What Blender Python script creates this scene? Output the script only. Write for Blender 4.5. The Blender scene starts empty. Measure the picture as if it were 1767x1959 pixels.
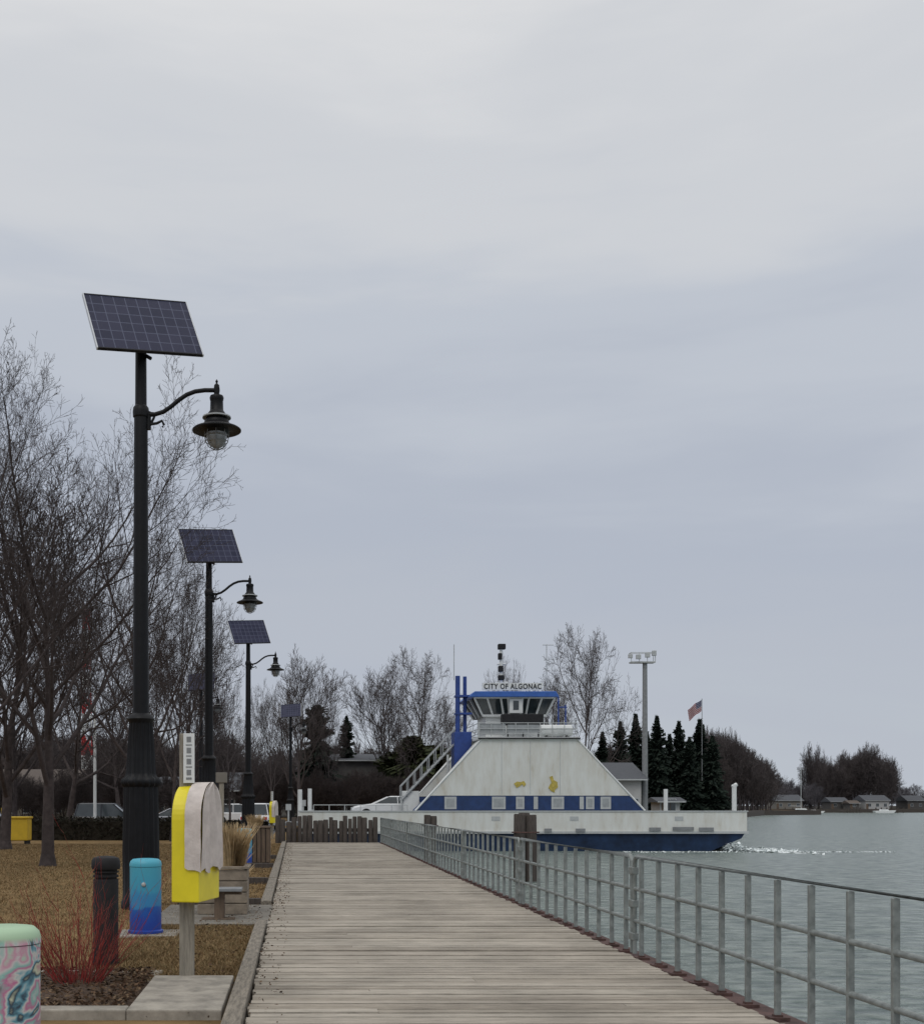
import bpy, math, random
import numpy as np
from mathutils import Vector, Matrix
random.seed(3); np.random.seed(3)
D=bpy.data; SC=bpy.context.scene; COL=SC.collection
EYE=1.6; FL=2300.0; HX=565.0; HY=1540.0
# survey helpers: bearing (u,v) and ground distance -> metric position
def sx(u,Y): return (u-HX)*Y/FL
def sz(v,Y): return EYE+(HY-v)*Y/FL
def lin(r,g,b):
    f=lambda c:(c/255/12.92) if c/255<=.04045 else ((c/255+.055)/1.055)**2.4
    return (f(r),f(g),f(b),1)
# ---------------------------------------------------------------- materials
def newmat(n):
    m=D.materials.new(n); m.use_nodes=True
    nt=m.node_tree; return m,nt,nt.nodes['Principled BSDF']
def N(nt,t,**k):
    n=nt.nodes.new(t)
    for a,b in k.items(): setattr(n,a,b)
    return n
def mat(name,c,rough=.6,var=.25,scale=6,bump=.0,metal=0,stretch=(1,1,1),c2=None,spec=.5,bscale=None,detail=6):
    m,nt,b=newmat(name); c=tuple(c[:3])
    b.inputs['Roughness'].default_value=rough; b.inputs['Metallic'].default_value=metal
    b.inputs['Specular IOR Level'].default_value=spec
    tc=N(nt,'ShaderNodeTexCoord'); mp=N(nt,'ShaderNodeMapping'); mp.inputs['Scale'].default_value=stretch
    nt.links.new(tc.outputs['Object'],mp.inputs[0])
    no=N(nt,'ShaderNodeTexNoise'); no.inputs['Scale'].default_value=scale; no.inputs['Detail'].default_value=detail
    no.inputs['Roughness'].default_value=.65
    nt.links.new(mp.outputs[0],no.inputs[0])
    r=N(nt,'ShaderNodeValToRGB'); e=r.color_ramp.elements
    e[0].position=.32; e[1].position=.68
    if c2 is None:
        e[0].color=tuple(x*(1-var) for x in c)+(1,); e[1].color=tuple(min(1,x*(1+var)) for x in c)+(1,)
    else:
        e[0].color=tuple(c)+(1,); e[1].color=tuple(c2[:3])+(1,)
    nt.links.new(no.outputs[0],r.inputs[0]); nt.links.new(r.outputs[0],b.inputs['Base Color'])
    if bump:
        bp=N(nt,'ShaderNodeBump'); bp.inputs['Strength'].default_value=bump; bp.inputs['Distance'].default_value=.02
        n2=N(nt,'ShaderNodeTexNoise'); n2.inputs['Scale'].default_value=bscale or scale*3; n2.inputs['Detail'].default_value=5
        nt.links.new(mp.outputs[0],n2.inputs[0]); nt.links.new(n2.outputs[0],bp.inputs['Height']); nt.links.new(bp.outputs[0],b.inputs['Normal'])
    return m
def island_mat(name,cols,rough=.8,stretch=(1,1,1),scale=10,var=.35,big=None,bump=0):
    m,nt,b=newmat(name); b.inputs['Roughness'].default_value=rough; b.inputs['Specular IOR Level'].default_value=.2
    g=N(nt,'ShaderNodeNewGeometry'); r=N(nt,'ShaderNodeValToRGB'); el=r.color_ramp.elements
    while len(el)<len(cols): el.new(.5)
    for i,c in enumerate(cols): el[i].position=i/(len(cols)-1); el[i].color=tuple(c[:3])+(1,)
    nt.links.new(g.outputs['Random Per Island'],r.inputs[0])
    tc=N(nt,'ShaderNodeTexCoord'); mp=N(nt,'ShaderNodeMapping'); mp.inputs['Scale'].default_value=stretch
    nt.links.new(tc.outputs['Object'],mp.inputs[0])
    no=N(nt,'ShaderNodeTexNoise'); no.inputs['Scale'].default_value=scale; no.inputs['Detail'].default_value=8; no.inputs['Roughness'].default_value=.7
    nt.links.new(mp.outputs[0],no.inputs[0])
    mr=N(nt,'ShaderNodeMapRange'); mr.inputs[1].default_value=.3; mr.inputs[2].default_value=.7; mr.inputs[3].default_value=1-var; mr.inputs[4].default_value=1+var
    nt.links.new(no.outputs[0],mr.inputs[0])
    mx=N(nt,'ShaderNodeMix',data_type='RGBA',blend_type='MULTIPLY'); mx.inputs[0].default_value=1
    nt.links.new(r.outputs[0],mx.inputs[6]); nt.links.new(mr.outputs[0],mx.inputs[7])
    res=mx.outputs[2]
    if big:
        n2=N(nt,'ShaderNodeTexNoise'); n2.inputs['Scale'].default_value=big; n2.inputs['Detail'].default_value=7; n2.inputs['Roughness'].default_value=.6
        nt.links.new(tc.outputs['Object'],n2.inputs[0])
        m2=N(nt,'ShaderNodeMapRange'); m2.inputs[1].default_value=.33; m2.inputs[2].default_value=.62; m2.inputs[3].default_value=.74; m2.inputs[4].default_value=1.12
        nt.links.new(n2.outputs[0],m2.inputs[0])
        x2=N(nt,'ShaderNodeMix',data_type='RGBA',blend_type='MULTIPLY'); x2.inputs[0].default_value=1
        nt.links.new(res,x2.inputs[6]); nt.links.new(m2.outputs[0],x2.inputs[7]); res=x2.outputs[2]
    if bump:
        bp=N(nt,'ShaderNodeBump'); bp.inputs['Strength'].default_value=bump; bp.inputs['Distance'].default_value=.01
        nt.links.new(no.outputs[0],bp.inputs['Height']); nt.links.new(bp.outputs[0],b.inputs['Normal'])
    nt.links.new(res,b.inputs['Base Color'])
    return m
M={}
M['black']=mat('black_paint',(.006,.0065,.008),.5,.3,9,.05,spec=.25)
M['blackm']=mat('black_matte',(.016,.016,.018),.7,.3,9,spec=.3)
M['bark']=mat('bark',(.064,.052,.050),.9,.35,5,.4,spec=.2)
M['bark2']=mat('bark_far',(.09,.077,.076),.95,.3,.6,spec=.15)  # paler than near bark: distance haze mixed into the colour
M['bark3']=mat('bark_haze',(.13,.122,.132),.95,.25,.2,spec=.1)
M['deck']=island_mat('weathered_planks',[(.32,.285,.235),(.375,.335,.282),(.285,.25,.205),(.40,.362,.305),(.345,.308,.256)],.88,(1.2,14,3),3,.40,big=.8,bump=.6)
M['timber']=mat('timber',(.20,.175,.14),.9,.45,6,.5,stretch=(6,.7,6))
M['timberd']=mat('timber_dark',(.07,.058,.05),.9,.4,5,.5,stretch=(5,5,.6))
M['post']=mat('post_wood',(.27,.245,.20),.9,.4,6,.5,stretch=(6,6,.5))
M['galv']=mat('galvanised_steel',(.235,.255,.245),.55,.3,12,.1,metal=.3)
M['rust']=mat('rust_steel',(.085,.045,.038),.85,.5,8,.3)
M['conc']=mat('concrete',(.28,.255,.215),.9,.35,5,.3)
M['concd']=mat('concrete_dark',(.18,.165,.14),.9,.3,5,.3)
M['grass']=mat('dry_grass',(.125,.082,.038),.95,.4,1.3,.6,c2=(.27,.18,.085),bscale=60,detail=12,spec=.1)
M['under']=mat('undergrowth',(.035,.03,.022),.95,.4,.2,spec=.1)
M['mulch']=mat('mulch',(.03,.018,.012),.95,.6,22,1.0,c2=(.11,.07,.045))
M['asph']=mat('asphalt',(.075,.075,.078),.9,.25,3,.2)
M['yellow']=mat('yellow_plastic',(.78,.66,.02),.4,.08,4)
M['yellowd']=mat('yellow_weathered',(.60,.40,.02),.6,.1,4)
M['canvas']=mat('white_canvas',(.60,.54,.50),.9,.14,7,.5,bscale=12)
M['white']=mat('white_paint',(.72,.74,.73),.5,.08,2)
M['blue']=mat('blue_paint',(.014,.04,.13),.5,.25,3)
M['stack']=mat('stack_blue_paint',(.02,.055,.24),.45,.2,3)
M['bluel']=mat('bright_blue_paint',(.035,.12,.42),.45,.15,3)
M['navy']=mat('navy_paint',(.010,.026,.065),.6,.45,1.2,spec=.3)
M['glass']=mat('dark_glass',(.03,.04,.045),.08,.3,2,spec=.8)
M['grey']=mat('grey_paint',(.22,.23,.235),.6,.2,4)
M['lgrey']=mat('light_grey',(.45,.47,.47),.6,.1,4)
M['mgrey']=mat('mid_grey',(.33,.35,.36),.6,.15,4)
M['roofb']=mat('brown_shingles',(.10,.08,.068),.9,.2,9,.2)
M['roofg']=mat('grey_shingles',(.075,.08,.09),.9,.2,9,.2)
M['siding']=mat('siding',(.19,.175,.15),.8,.08,3)
M['sidingd']=mat('siding_dark',(.09,.085,.08),.8,.12,3)
M['sidingw']=mat('siding_white',(.42,.42,.41),.8,.08,3)
M['brown']=mat('brown_boards',(.125,.088,.06),.8,.35,5,.3,stretch=(5,5,.6))
M['tan']=mat('tan_planter',(.23,.19,.145),.85,.3,6,.3)
M['red']=mat('red_paint',(.5,.03,.03),.6,.1,4)
M['straw']=island_mat('straw',[(.42,.31,.17),(.55,.42,.25),(.33,.23,.12)],.9)
M['stem']=island_mat('red_stems',[(.20,.03,.028),(.33,.045,.04),(.13,.035,.03),(.24,.09,.06)],.7)
M['spruce']=island_mat('spruce_needles',[(.010,.018,.014),(.02,.03,.022),(.014,.024,.018),(.028,.038,.028)],.9)
M['cedar']=island_mat('cedar_green',[(.04,.05,.025),(.065,.075,.035),(.05,.058,.03)],.9)
M['hedge']=island_mat('hedge_twigs',[(.015,.013,.010),(.03,.024,.018),(.022,.024,.014)],.9)
M['blade']=island_mat('grass_blades',[(.20,.135,.065),(.30,.21,.11),(.15,.10,.05),(.25,.17,.085),(.13,.12,.06)],.9)
M['orange']=mat('orange_lamp',(.6,.25,.03),.5,.1)
M['foam']=mat('foam',(.75,.8,.8),.7,.08,8)
M['tire']=mat('tyre',(.015,.015,.016),.85,.2)
M['carw']=mat('car_white',(.72,.73,.74),.25,.03,2,spec=.7)
M['card']=mat('car_dark',(.02,.023,.03),.25,.1,2,spec=.7)
M['cars']=mat('car_silver',(.20,.21,.23),.3,.05,2,metal=.3)
M['silver']=mat('panel_frame',(.5,.52,.54),.4,.1,metal=.5)
M['cloudglass']=mat('lamp_globe',(.30,.32,.33),.15,.1,4,spec=.6)
def rust_white():
    m,nt,b=newmat('ship_white'); b.inputs['Roughness'].default_value=.5
    tc=N(nt,'ShaderNodeTexCoord'); mp=N(nt,'ShaderNodeMapping'); mp.inputs['Scale'].default_value=(2.0,2.0,.5)
    nt.links.new(tc.outputs['Object'],mp.inputs[0])
    no=N(nt,'ShaderNodeTexNoise'); no.inputs['Scale'].default_value=1.0; no.inputs['Detail'].default_value=9; no.inputs['Roughness'].default_value=.65
    nt.links.new(mp.outputs[0],no.inputs[0])
    r=N(nt,'ShaderNodeValToRGB'); e=r.color_ramp.elements
    e[0].position=.28; e[0].color=(.52,.48,.39,1); e[1].position=.60; e[1].color=(.71,.725,.69,1)
    x=e.new(.40); x.color=(.63,.625,.57,1)
    nt.links.new(no.outputs[0],r.inputs[0]); nt.links.new(r.outputs[0],b.inputs['Base Color'])
    return m
M['whitew']=rust_white()
def solar():
    m,nt,b=newmat('solar_cells'); b.inputs['Roughness'].default_value=.35; b.inputs['Specular IOR Level'].default_value=.18
    tc=N(nt,'ShaderNodeTexCoord')
    br=N(nt,'ShaderNodeTexBrick'); br.offset=0; br.squash=1
    br.inputs['Color1'].default_value=(.014,.017,.045,1); br.inputs['Color2'].default_value=(.026,.028,.062,1); br.inputs['Mortar'].default_value=(.09,.10,.155,1)
    br.inputs['Scale'].default_value=1; br.inputs['Mortar Size'].default_value=.007; br.inputs['Brick Width'].default_value=.185; br.inputs['Row Height'].default_value=.205
    nt.links.new(tc.outputs['Object'],br.inputs[0]); nt.links.new(br.outputs[0],b.inputs['Base Color']); return m
M['solar']=solar()
def mural():
    m,nt,b=newmat('mural_paint'); b.inputs['Roughness'].default_value=.5
    tc=N(nt,'ShaderNodeTexCoord')
    n1=N(nt,'ShaderNodeTexNoise'); n1.inputs['Scale'].default_value=1.7; n1.inputs['Detail'].default_value=1.5; n1.inputs['Distortion'].default_value=2.6
    mp=N(nt,'ShaderNodeMapping'); mp.inputs['Scale'].default_value=(1,1,1.4); mp.inputs['Rotation'].default_value=(.3,.8,.2); nt.links.new(tc.outputs['Object'],mp.inputs[0]); nt.links.new(mp.outputs[0],n1.inputs[0])
    n2=N(nt,'ShaderNodeTexNoise'); n2.inputs['Scale'].default_value=7; n2.inputs['Detail'].default_value=3; n2.inputs['Distortion'].default_value=1.5; nt.links.new(mp.outputs[0],n2.inputs[0])
    a=N(nt,'ShaderNodeMix',data_type='FLOAT'); a.inputs[0].default_value=.16
    nt.links.new(n1.outputs[0],a.inputs[2]); nt.links.new(n2.outputs[0],a.inputs[3])
    r=N(nt,'ShaderNodeValToRGB'); el=r.color_ramp.elements
    cs=[(.28,(.02,.03,.05)),(.33,(.06,.28,.34)),(.38,(.46,.58,.48)),(.42,(.58,.30,.40)),(.46,(.60,.56,.56)),(.50,(.25,.50,.45)),(.54,(.50,.16,.30)),(.57,(.58,.60,.56)),(.60,(.14,.34,.42)),(.63,(.03,.05,.08)),(.67,(.56,.60,.44)),(.76,(.42,.08,.20))]
    while len(el)<len(cs): el.new(.5)
    for i,(p,c) in enumerate(cs): el[i].position=p; el[i].color=c+(1,)
    nt.links.new(a.outputs[0],r.inputs[0]); 
    sp=N(nt,'ShaderNodeSeparateXYZ'); nt.links.new(tc.outputs['Object'],sp.inputs[0])
    mr=N(nt,'ShaderNodeMapRange'); mr.inputs[1].default_value=.84; mr.inputs[2].default_value=.87
    nt.links.new(sp.outputs[2],mr.inputs[0])
    mx=N(nt,'ShaderNodeMix',data_type='RGBA'); mx.inputs[7].default_value=(.38,.54,.36,1)
    nt.links.new(mr.outputs[0],mx.inputs[0]); nt.links.new(r.outputs[0],mx.inputs[6])
    nt.links.new(mx.outputs[2],b.inputs['Base Color']); return m
M['mural']=mural()
def lake():
    m,nt,b=newmat('lake_mural_paint'); b.inputs['Roughness'].default_value=.45
    tc=N(nt,'ShaderNodeTexCoord'); sp=N(nt,'ShaderNodeSeparateXYZ'); nt.links.new(tc.outputs['Object'],sp.inputs[0])
    n1=N(nt,'ShaderNodeTexNoise'); n1.inputs['Scale'].default_value=6; n1.inputs['Detail'].default_value=5; nt.links.new(tc.outputs['Object'],n1.inputs[0])
    ma=N(nt,'ShaderNodeMath',operation='MULTIPLY_ADD'); ma.inputs[1].default_value=.28
    nt.links.new(n1.outputs[0],ma.inputs[0]); nt.links.new(sp.outputs[2],ma.inputs[2])
    r=N(nt,'ShaderNodeValToRGB'); el=r.color_ramp.elements
    cs=[(0,(.01,.03,.20)),(.30,(.015,.06,.36)),(.46,(.015,.11,.42)),(.50,(.04,.24,.50)),(.62,(.04,.26,.50)),(.70,(.05,.34,.52)),(1,(.07,.38,.50))]
    while len(el)<len(cs): el.new(.5)
    for i,(p,c) in enumerate(cs): el[i].position=p; el[i].color=c+(1,)
    nt.links.new(ma.outputs[0],r.inputs[0]); nt.links.new(r.outputs[0],b.inputs['Base Color']); return m
M['lake']=lake()
def water():
    m,nt,b=newmat('river_water'); b.inputs['Roughness'].default_value=.22
    b.inputs['IOR'].default_value=1.33; b.inputs['Specular IOR Level'].default_value=.30
    tc=N(nt,'ShaderNodeTexCoord'); 
    def ns(sc,st,det):
        mp=N(nt,'ShaderNodeMapping'); mp.inputs['Scale'].default_value=st; nt.links.new(tc.outputs['Object'],mp.inputs[0])
        n=N(nt,'ShaderNodeTexNoise'); n.inputs['Scale'].default_value=sc; n.inputs['Detail'].default_value=det; n.inputs['Roughness'].default_value=.6; n.inputs['Distortion'].default_value=.4
        nt.links.new(mp.outputs[0],n.inputs[0]); return n
    a=ns(2.6,(.6,1.0,1),5); c=ns(.35,(.6,1.2,1),3)
    b1=N(nt,'ShaderNodeBump'); b1.inputs['Strength'].default_value=1.0; b1.inputs['Distance'].default_value=.34
    b2=N(nt,'ShaderNodeBump'); b2.inputs['Strength'].default_value=.7; b2.inputs['Distance'].default_value=.6
    nt.links.new(a.outputs[0],b1.inputs['Height']); nt.links.new(c.outputs[0],b2.inputs['Height']); nt.links.new(b2.outputs[0],b1.inputs['Normal'])
    nt.links.new(b1.outputs[0],b.inputs['Normal']); 
    r=N(nt,'ShaderNodeValToRGB'); r.color_ramp.elements[0].color=(.09,.125,.115,1); r.color_ramp.elements[1].color=(.26,.30,.275,1)
    r.color_ramp.elements[0].position=.36; r.color_ramp.elements[1].position=.62
    nt.links.new(a.outputs[0],r.inputs[0]); nt.links.new(r.outputs[0],b.inputs['Base Color'])
    return m
M['water']=water()
# ---------------------------------------------------------------- geometry helpers
def grp(name,loc=(0,0,0),rz=0):
    e=D.objects.new(name,None); e.location=loc; e.rotation_euler=(0,0,rz); e.empty_display_size=.2; COL.objects.link(e); return e
def obj(name,verts,faces,m,parent=None,smooth=False,ang=40,mats=None,idx=None):
    me=D.meshes.new(name); me.from_pydata([tuple(v) for v in verts],[],faces)
    for mm in (mats or [m]): me.materials.append(mm)
    if idx is not None: me.polygons.foreach_set('material_index',idx)
    if smooth:
        me.shade_smooth()
        try: me.set_sharp_from_angle(angle=math.radians(ang))
        except Exception: pass
    me.update(); o=D.objects.new(name,me); COL.objects.link(o)
    if parent: o.parent=parent
    return o
def arrobj(name,V,F,m,parent=None):
    V=np.asarray(V,dtype=np.float32); F=np.asarray(F,dtype=np.int32); k=F.shape[1]
    me=D.meshes.new(name); me.vertices.add(len(V)); me.vertices.foreach_set('co',V.ravel())
    me.loops.add(F.size); me.loops.foreach_set('vertex_index',F.ravel())
    me.polygons.add(len(F)); me.polygons.foreach_set('loop_start',np.arange(0,F.size,k,dtype=np.int32))
    me.materials.append(m); me.update(calc_edges=True); me.validate()
    o=D.objects.new(name,me); COL.objects.link(o)
    if parent: o.parent=parent
    return o
BF=[(0,3,2,1),(4,5,6,7),(0,1,5,4),(1,2,6,5),(2,3,7,6),(3,0,4,7)]
def bx(x0,x1,y0,y1,z0,z1):
    return [(x0,y0,z0),(x1,y0,z0),(x1,y1,z0),(x0,y1,z0),(x0,y0,z1),(x1,y0,z1),(x1,y1,z1),(x0,y1,z1)]
def boxes(name,lst,m,parent=None,bevel=0):
    V=[];F=[]
    for b in lst:
        n=len(V); V+=bx(*b); F+=[tuple(i+n for i in f) for f in BF]
    o=obj(name,V,F,m,parent)
    if bevel:
        md=o.modifiers.new('bevel','BEVEL'); md.width=bevel; md.segments=2
    return o
def lathe(name,prof,m,parent=None,seg=24,c=(0,0,0),flute=None,ang=35):
    V=[];F=[]
    for (r,z) in prof:
        for i in range(seg):
            a=2*math.pi*i/seg; rr=r
            if flute and flute[0]<=z<=flute[1]: rr=r*(1+.045*math.cos(flute[2]*a))
            V.append((c[0]+rr*math.cos(a),c[1]+rr*math.sin(a),c[2]+z))
    n=len(prof)
    for j in range(n-1):
        for i in range(seg):
            k=(i+1)%seg; F.append((j*seg+i,j*seg+k,(j+1)*seg+k,(j+1)*seg+i))
    F.append(tuple(range(seg-1,-1,-1))); F.append(tuple((n-1)*seg+i for i in range(seg)))
    return obj(name,V,F,m,parent,True,ang)
def tubes(name,lines,r,m,parent=None,seg=8):
    V=[];F=[]
    for ln in lines:
        rr=r
        if isinstance(ln,tuple): ln,rr=ln
        P=[Vector(p) for p in ln]; base=len(V)
        d0=(P[1]-P[0]).normalized(); ref=Vector((0,0,1)) if abs(d0.z)<.9 else Vector((0,1,0))
        for i,p in enumerate(P):
            d=(P[min(i+1,len(P)-1)]-P[max(i-1,0)]).normalized()
            a=d.cross(ref).normalized(); b=a.cross(d)
            q=rr[i] if isinstance(rr,(list,tuple)) else rr
            for k in range(seg):
                t=2*math.pi*k/seg; V.append(p+a*math.cos(t)*q+b*math.sin(t)*q)
        for i in range(len(P)-1):
            for k in range(seg):
                l=(k+1)%seg; s=base+i*seg; F.append((s+k,s+l,s+seg+l,s+seg+k))
        F.append(tuple(base+k for k in range(seg-1,-1,-1))); F.append(tuple(base+(len(P)-1)*seg+k for k in range(seg)))
    return obj(name,V,F,m,parent,True,50)
def prism(name,poly,y0,y1,m,parent=None,bevel=0,axis='y'):
    n=len(poly)
    if axis=='y': V=[(x,y0,z) for x,z in poly]+[(x,y1,z) for x,z in poly]
    elif axis=='z': V=[(x,y,y0) for x,y in poly]+[(x,y,y1) for x,y in poly]
    else: V=[(y0,x,z) for x,z in poly]+[(y1,x,z) for x,z in poly]
    F=[tuple(range(n)),tuple(range(2*n-1,n-1,-1))]+[(i,i+n,(i+1)%n+n,(i+1)%n) for i in range(n)]
    o=obj(name,V,F,m,parent)
    import bmesh
    bm=bmesh.new(); bm.from_mesh(o.data); bmesh.ops.recalc_face_normals(bm,faces=bm.faces); bm.to_mesh(o.data); bm.free()
    if bevel:
        md=o.modifiers.new('bevel','BEVEL'); md.width=bevel; md.segments=2
    return o
# ---------------------------------------------------------------- trees
def seg_mesh(S,n):
    S=np.asarray(S,dtype=np.float64)
    P0=S[:,0:3];P1=S[:,3:6];R0=S[:,6];R1=S[:,7]
    d=P1-P0; d/=np.linalg.norm(d,axis=1)[:,None]+1e-9
    ref=np.where(np.abs(d[:,2:3])<.9,np.array([[0,0,1.]]),np.array([[1.,0,0]]))
    a=np.cross(d,ref); a/=np.linalg.norm(a,axis=1)[:,None]; b=np.cross(d,a)
    V=[]
    for P,R in ((P0,R0),(P1,R1)):
        for k in range(n):
            t=2*math.pi*k/n; V.append(P+(a*math.cos(t)+b*math.sin(t))*R[:,None])
    V=np.stack(V,1).reshape(-1,3)
    base=(np.arange(len(S))*2*n)[:,None]
    F=[]
    for k in range(n):
        l=(k+1)%n; F.append(base+np.array([[k,l,n+l,n+k]]))
    return V,np.concatenate(F,0)
def gen_tree(seed,H,R,levels=5,kids=(9,7,6,5,4),ang=(38,42,45,45,50),first=.2,trunk=.85,limb=.55,rat=.55,rmin=.006,up=.25,wob=1.0,tap=.65):
    rg=random.Random(seed); big=[];small=[]
    def rot(d,an,az):
        ref=Vector((0,0,1)) if abs(d.z)<.95 else Vector((1,0,0))
        a=d.cross(ref).normalized(); a.rotate(Matrix.Rotation(az,3,d)); v=d.copy(); v.rotate(Matrix.Rotation(an,3,a)); return v
    def br(p,d,L,r,lev):
        n=(8,7,4,3,2,2)[lev]; k=kids[lev] if lev<len(kids) else 0
        st=first if lev==0 else .22
        tgt=[st+(1-st)*(i+rg.random()*.8)/max(k,1) for i in range(k)]; az=rg.random()*6.28; ti=0
        for i in range(n):
            w=(.05,.08,.09,.10,.11,.11)[lev]*wob
            d=(d+Vector((rg.gauss(0,w),rg.gauss(0,w),rg.gauss(0,w)+ (up*.3 if lev>0 else .05)))).normalized()
            q=p+d*(L/n); t0=i/n; t1=(i+1)/n
            ra=max(r*(1-.85*t0),rmin); rb=max(r*(1-.85*t1),rmin*.7)
            (big if lev<2 else small).append((*p,*(q+d*ra*.3 if lev<2 else q),ra,rb))
            while ti<k and tgt[ti]<=t1+1e-6:
                t=tgt[ti]; ti+=1; az+=2.4+rg.uniform(-.4,.4)
                c=p.lerp(q,min(1,(t-t0)*n)); rr=max(r*(1-.85*t),rmin)
                if lev==0: cl=H*limb*(1.08-tap*t)*rg.uniform(.8,1.15); rr=max(rr,r*.5)
                else: cl=L*rat*(1.15-.6*t)*rg.uniform(.7,1.25)
                an=math.radians(ang[lev])*rg.uniform(.6,1.3)
                if lev<levels: br(c,rot(d,an,az),cl,rr*(.62 if lev else .6),lev+1)
            p=q
    big.append((0,0,-.2,0,0,.35,R*1.6,R*1.02))
    br(Vector((0,0,.2)),Vector((0,0,1)),H*trunk,R,0)
    V1,F1=seg_mesh(big,8); V2,F2=seg_mesh(small,3)
    V=np.concatenate([V1,V2]); F=np.concatenate([F1,F2+len(V1)])
    zmax=V[:,2].max(); V*=H/zmax if zmax>0 else 1
    return V,F
def mass(name,places,sources,m):
    Vs=[];Fs=[];n=0
    for (x,y,z,h,w,i,rz) in places:
        V,F=sources[i%len(sources)]; V=V.copy()
        H=V[:,2].max(); V[:,2]*=h/H; rad=np.percentile(np.hypot(V[:,0],V[:,1]),97); V[:,:2]*=w/rad
        c,s=math.cos(rz),math.sin(rz); X=V[:,0]*c-V[:,1]*s; Y=V[:,0]*s+V[:,1]*c
        V=np.stack([X+x,Y+y,V[:,2]+z],1); Vs.append(V); Fs.append(F+n); n+=len(V)
    return arrobj(name,np.concatenate(Vs),np.concatenate(Fs),m)
def spruce_arr(h,r,seed,nb=900,power=1.0,cl=.32,low=.03):
    rg=np.random.RandomState(seed)
    ph=rg.rand(6)*6.28
    t=rg.rand(nb)**.85; tt=low+(1-low)*t; z=h*tt
    az=rg.rand(nb)*6.283
    lump=1+.22*np.sin(az*2+ph[0]+z*1.1)+.18*np.sin(az*3+ph[1]-z*2.1)+.12*np.sin(z*5+ph[2])
    rad=r*np.maximum(1-t,0)**power*lump*(.45+.75*rg.rand(nb))+.05
    quads=[]
    for i in range(nb):
        ca,sa=math.cos(az[i]),math.sin(az[i]); m_=3
        droop=-.28 if t[i]<.7 else .15
        for j in range(m_):
            f0=j/m_; f1=(j+1.2)/m_
            w=cl*(1-.55*f1)*rg.uniform(.5,1.2)*r/1.4; dz=rad[i]*droop
            a=np.array([ca*rad[i]*f0,sa*rad[i]*f0,z[i]+dz*f0]); b=np.array([ca*rad[i]*f1,sa*rad[i]*f1,z[i]+dz*f1+rg.uniform(-.12,.10)])
            s=np.array([-sa,ca,rg.uniform(-1.2,1.2)])*w
            quads+=[a-s*.5,a+s*.5,b+s*.8,b-s*.8+np.array([0,0,-w*.5])]
    V=np.array(quads); F=np.arange(len(V)).reshape(-1,4)
    tv,tf=seg_mesh([(0,0,-.2,0,0,h*.98,.16,.02)],6)
    return np.concatenate([V,tv]),np.concatenate([F,tf+len(V)])
# ================================================================ GROUND / WATER
WZ=-1.2
shore=[(0,90),(25,95),(36,120),(52,160),(90,250),(128,330),(150,345),(172,440),(400,450),(620,600),(1500,700)]
land=[(-1500,-60),(-.43,-60),(-.43,51.2),(.0,51.2)]+shore+[(1500,2500),(-1500,2500)]
prism('ground',land,-3,-.03,M['grass'],axis='z')
obj('shoreline_bulkhead',[(x+.5,y-.5,-3) for x,y in shore]+[(x+.5,y-.5,.12) for x,y in shore]+[(x-.5,y+.6,.12) for x,y in shore],
    [f for i in range(len(shore)-1) for f in ((i,i+1,i+12,i+11),(i+11,i+12,i+23,i+22))],M['timberd'])
obj('undergrowth',[(-1500,135,-.02),(50,165,-.02),(88,256,-.02),(124,334,-.02),(146,350,-.02),(168,446,-.02),(400,457,-.02),(620,607,-.02),(1500,707,-.02),(1500,2490,-.02),(-1500,2490,-.02)],[tuple(range(11))],M['under'])
obj('water',[(-1600,-300,WZ),(3000,-300,WZ),(3000,2600,WZ),(-1600,2600,WZ)],[(0,1,2,3)],M['water'])
prism('seawall',[(-.43,-60),(3.45,-60),(3.45,51.4),(-.43,51.4)],-3,-.35,M['concd'],axis='z')
obj('parking_lot',[(-60,60,-.022),(-1.2,60,-.022),(-1.2,84,-.022),(-60,84,-.022)],[(0,1,2,3)],M['asph'])
obj('ferry_landing_road',[(-60,86,-.022),(-.1,86,-.022),(-.1,72,-.018),(-1.1,72,-.018)],[(0,1,2,3)],M['asph'])
# ================================================================ BOARDWALK
V=[];F=[]; y=1.0; rg=random.Random(5)
while y<51:
    w=.138+rg.uniform(-.002,.002); z=rg.uniform(-.006,.006); t=rg.uniform(-.004,.004)
    x0=-.36+rg.uniform(-.02,.02); x1=3.56+rg.uniform(-.02,.02); jn=[x0,x1]
    if rg.random()<.12: jn=[x0,rg.choice([.6,1.6,2.6])+.04 ,x1]
    for a,b in zip(jn[:-1],jn[1:]):
        n=len(V); zz=z+rg.uniform(-.003,.003); s=rg.uniform(-.004,.004)
        V+=[(a+.002,y+s,-.05),(b-.002,y-s,-.05),(b-.002,y+w-s,-.05),(a+.002,y+w+s,-.05),(a+.002,y+s,zz),(b-.002,y-s,zz+t),(b-.002,y+w-s,zz+t),(a+.002,y+w+s,zz)]
        F+=[tuple(i+n for i in f) for f in BF]
    y+=w+.015
obj('boardwalk',V,F,M['deck'])
boxes('boardwalk_joists',[(x,x+.08,1,51,-.3,-.055) for x in (-.35,.6,1.6,2.6,3.45)],M['timberd'])
e=grp('timber_edging')
L=[]
yy=2
while yy<16: 
    L.append((-.53,-.385,yy,min(yy+3.0,16.2)-.02,-.12,.055+rg.uniform(-.01,.01))); yy+=3.0
yy=19.4
while yy<50: 
    L.append((-.56,-.39,yy,yy+3.0,-.12,.07+rg.uniform(-.015,.015))); yy+=3.03
boxes('beams',L,M['timber'],e,.012)
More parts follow.
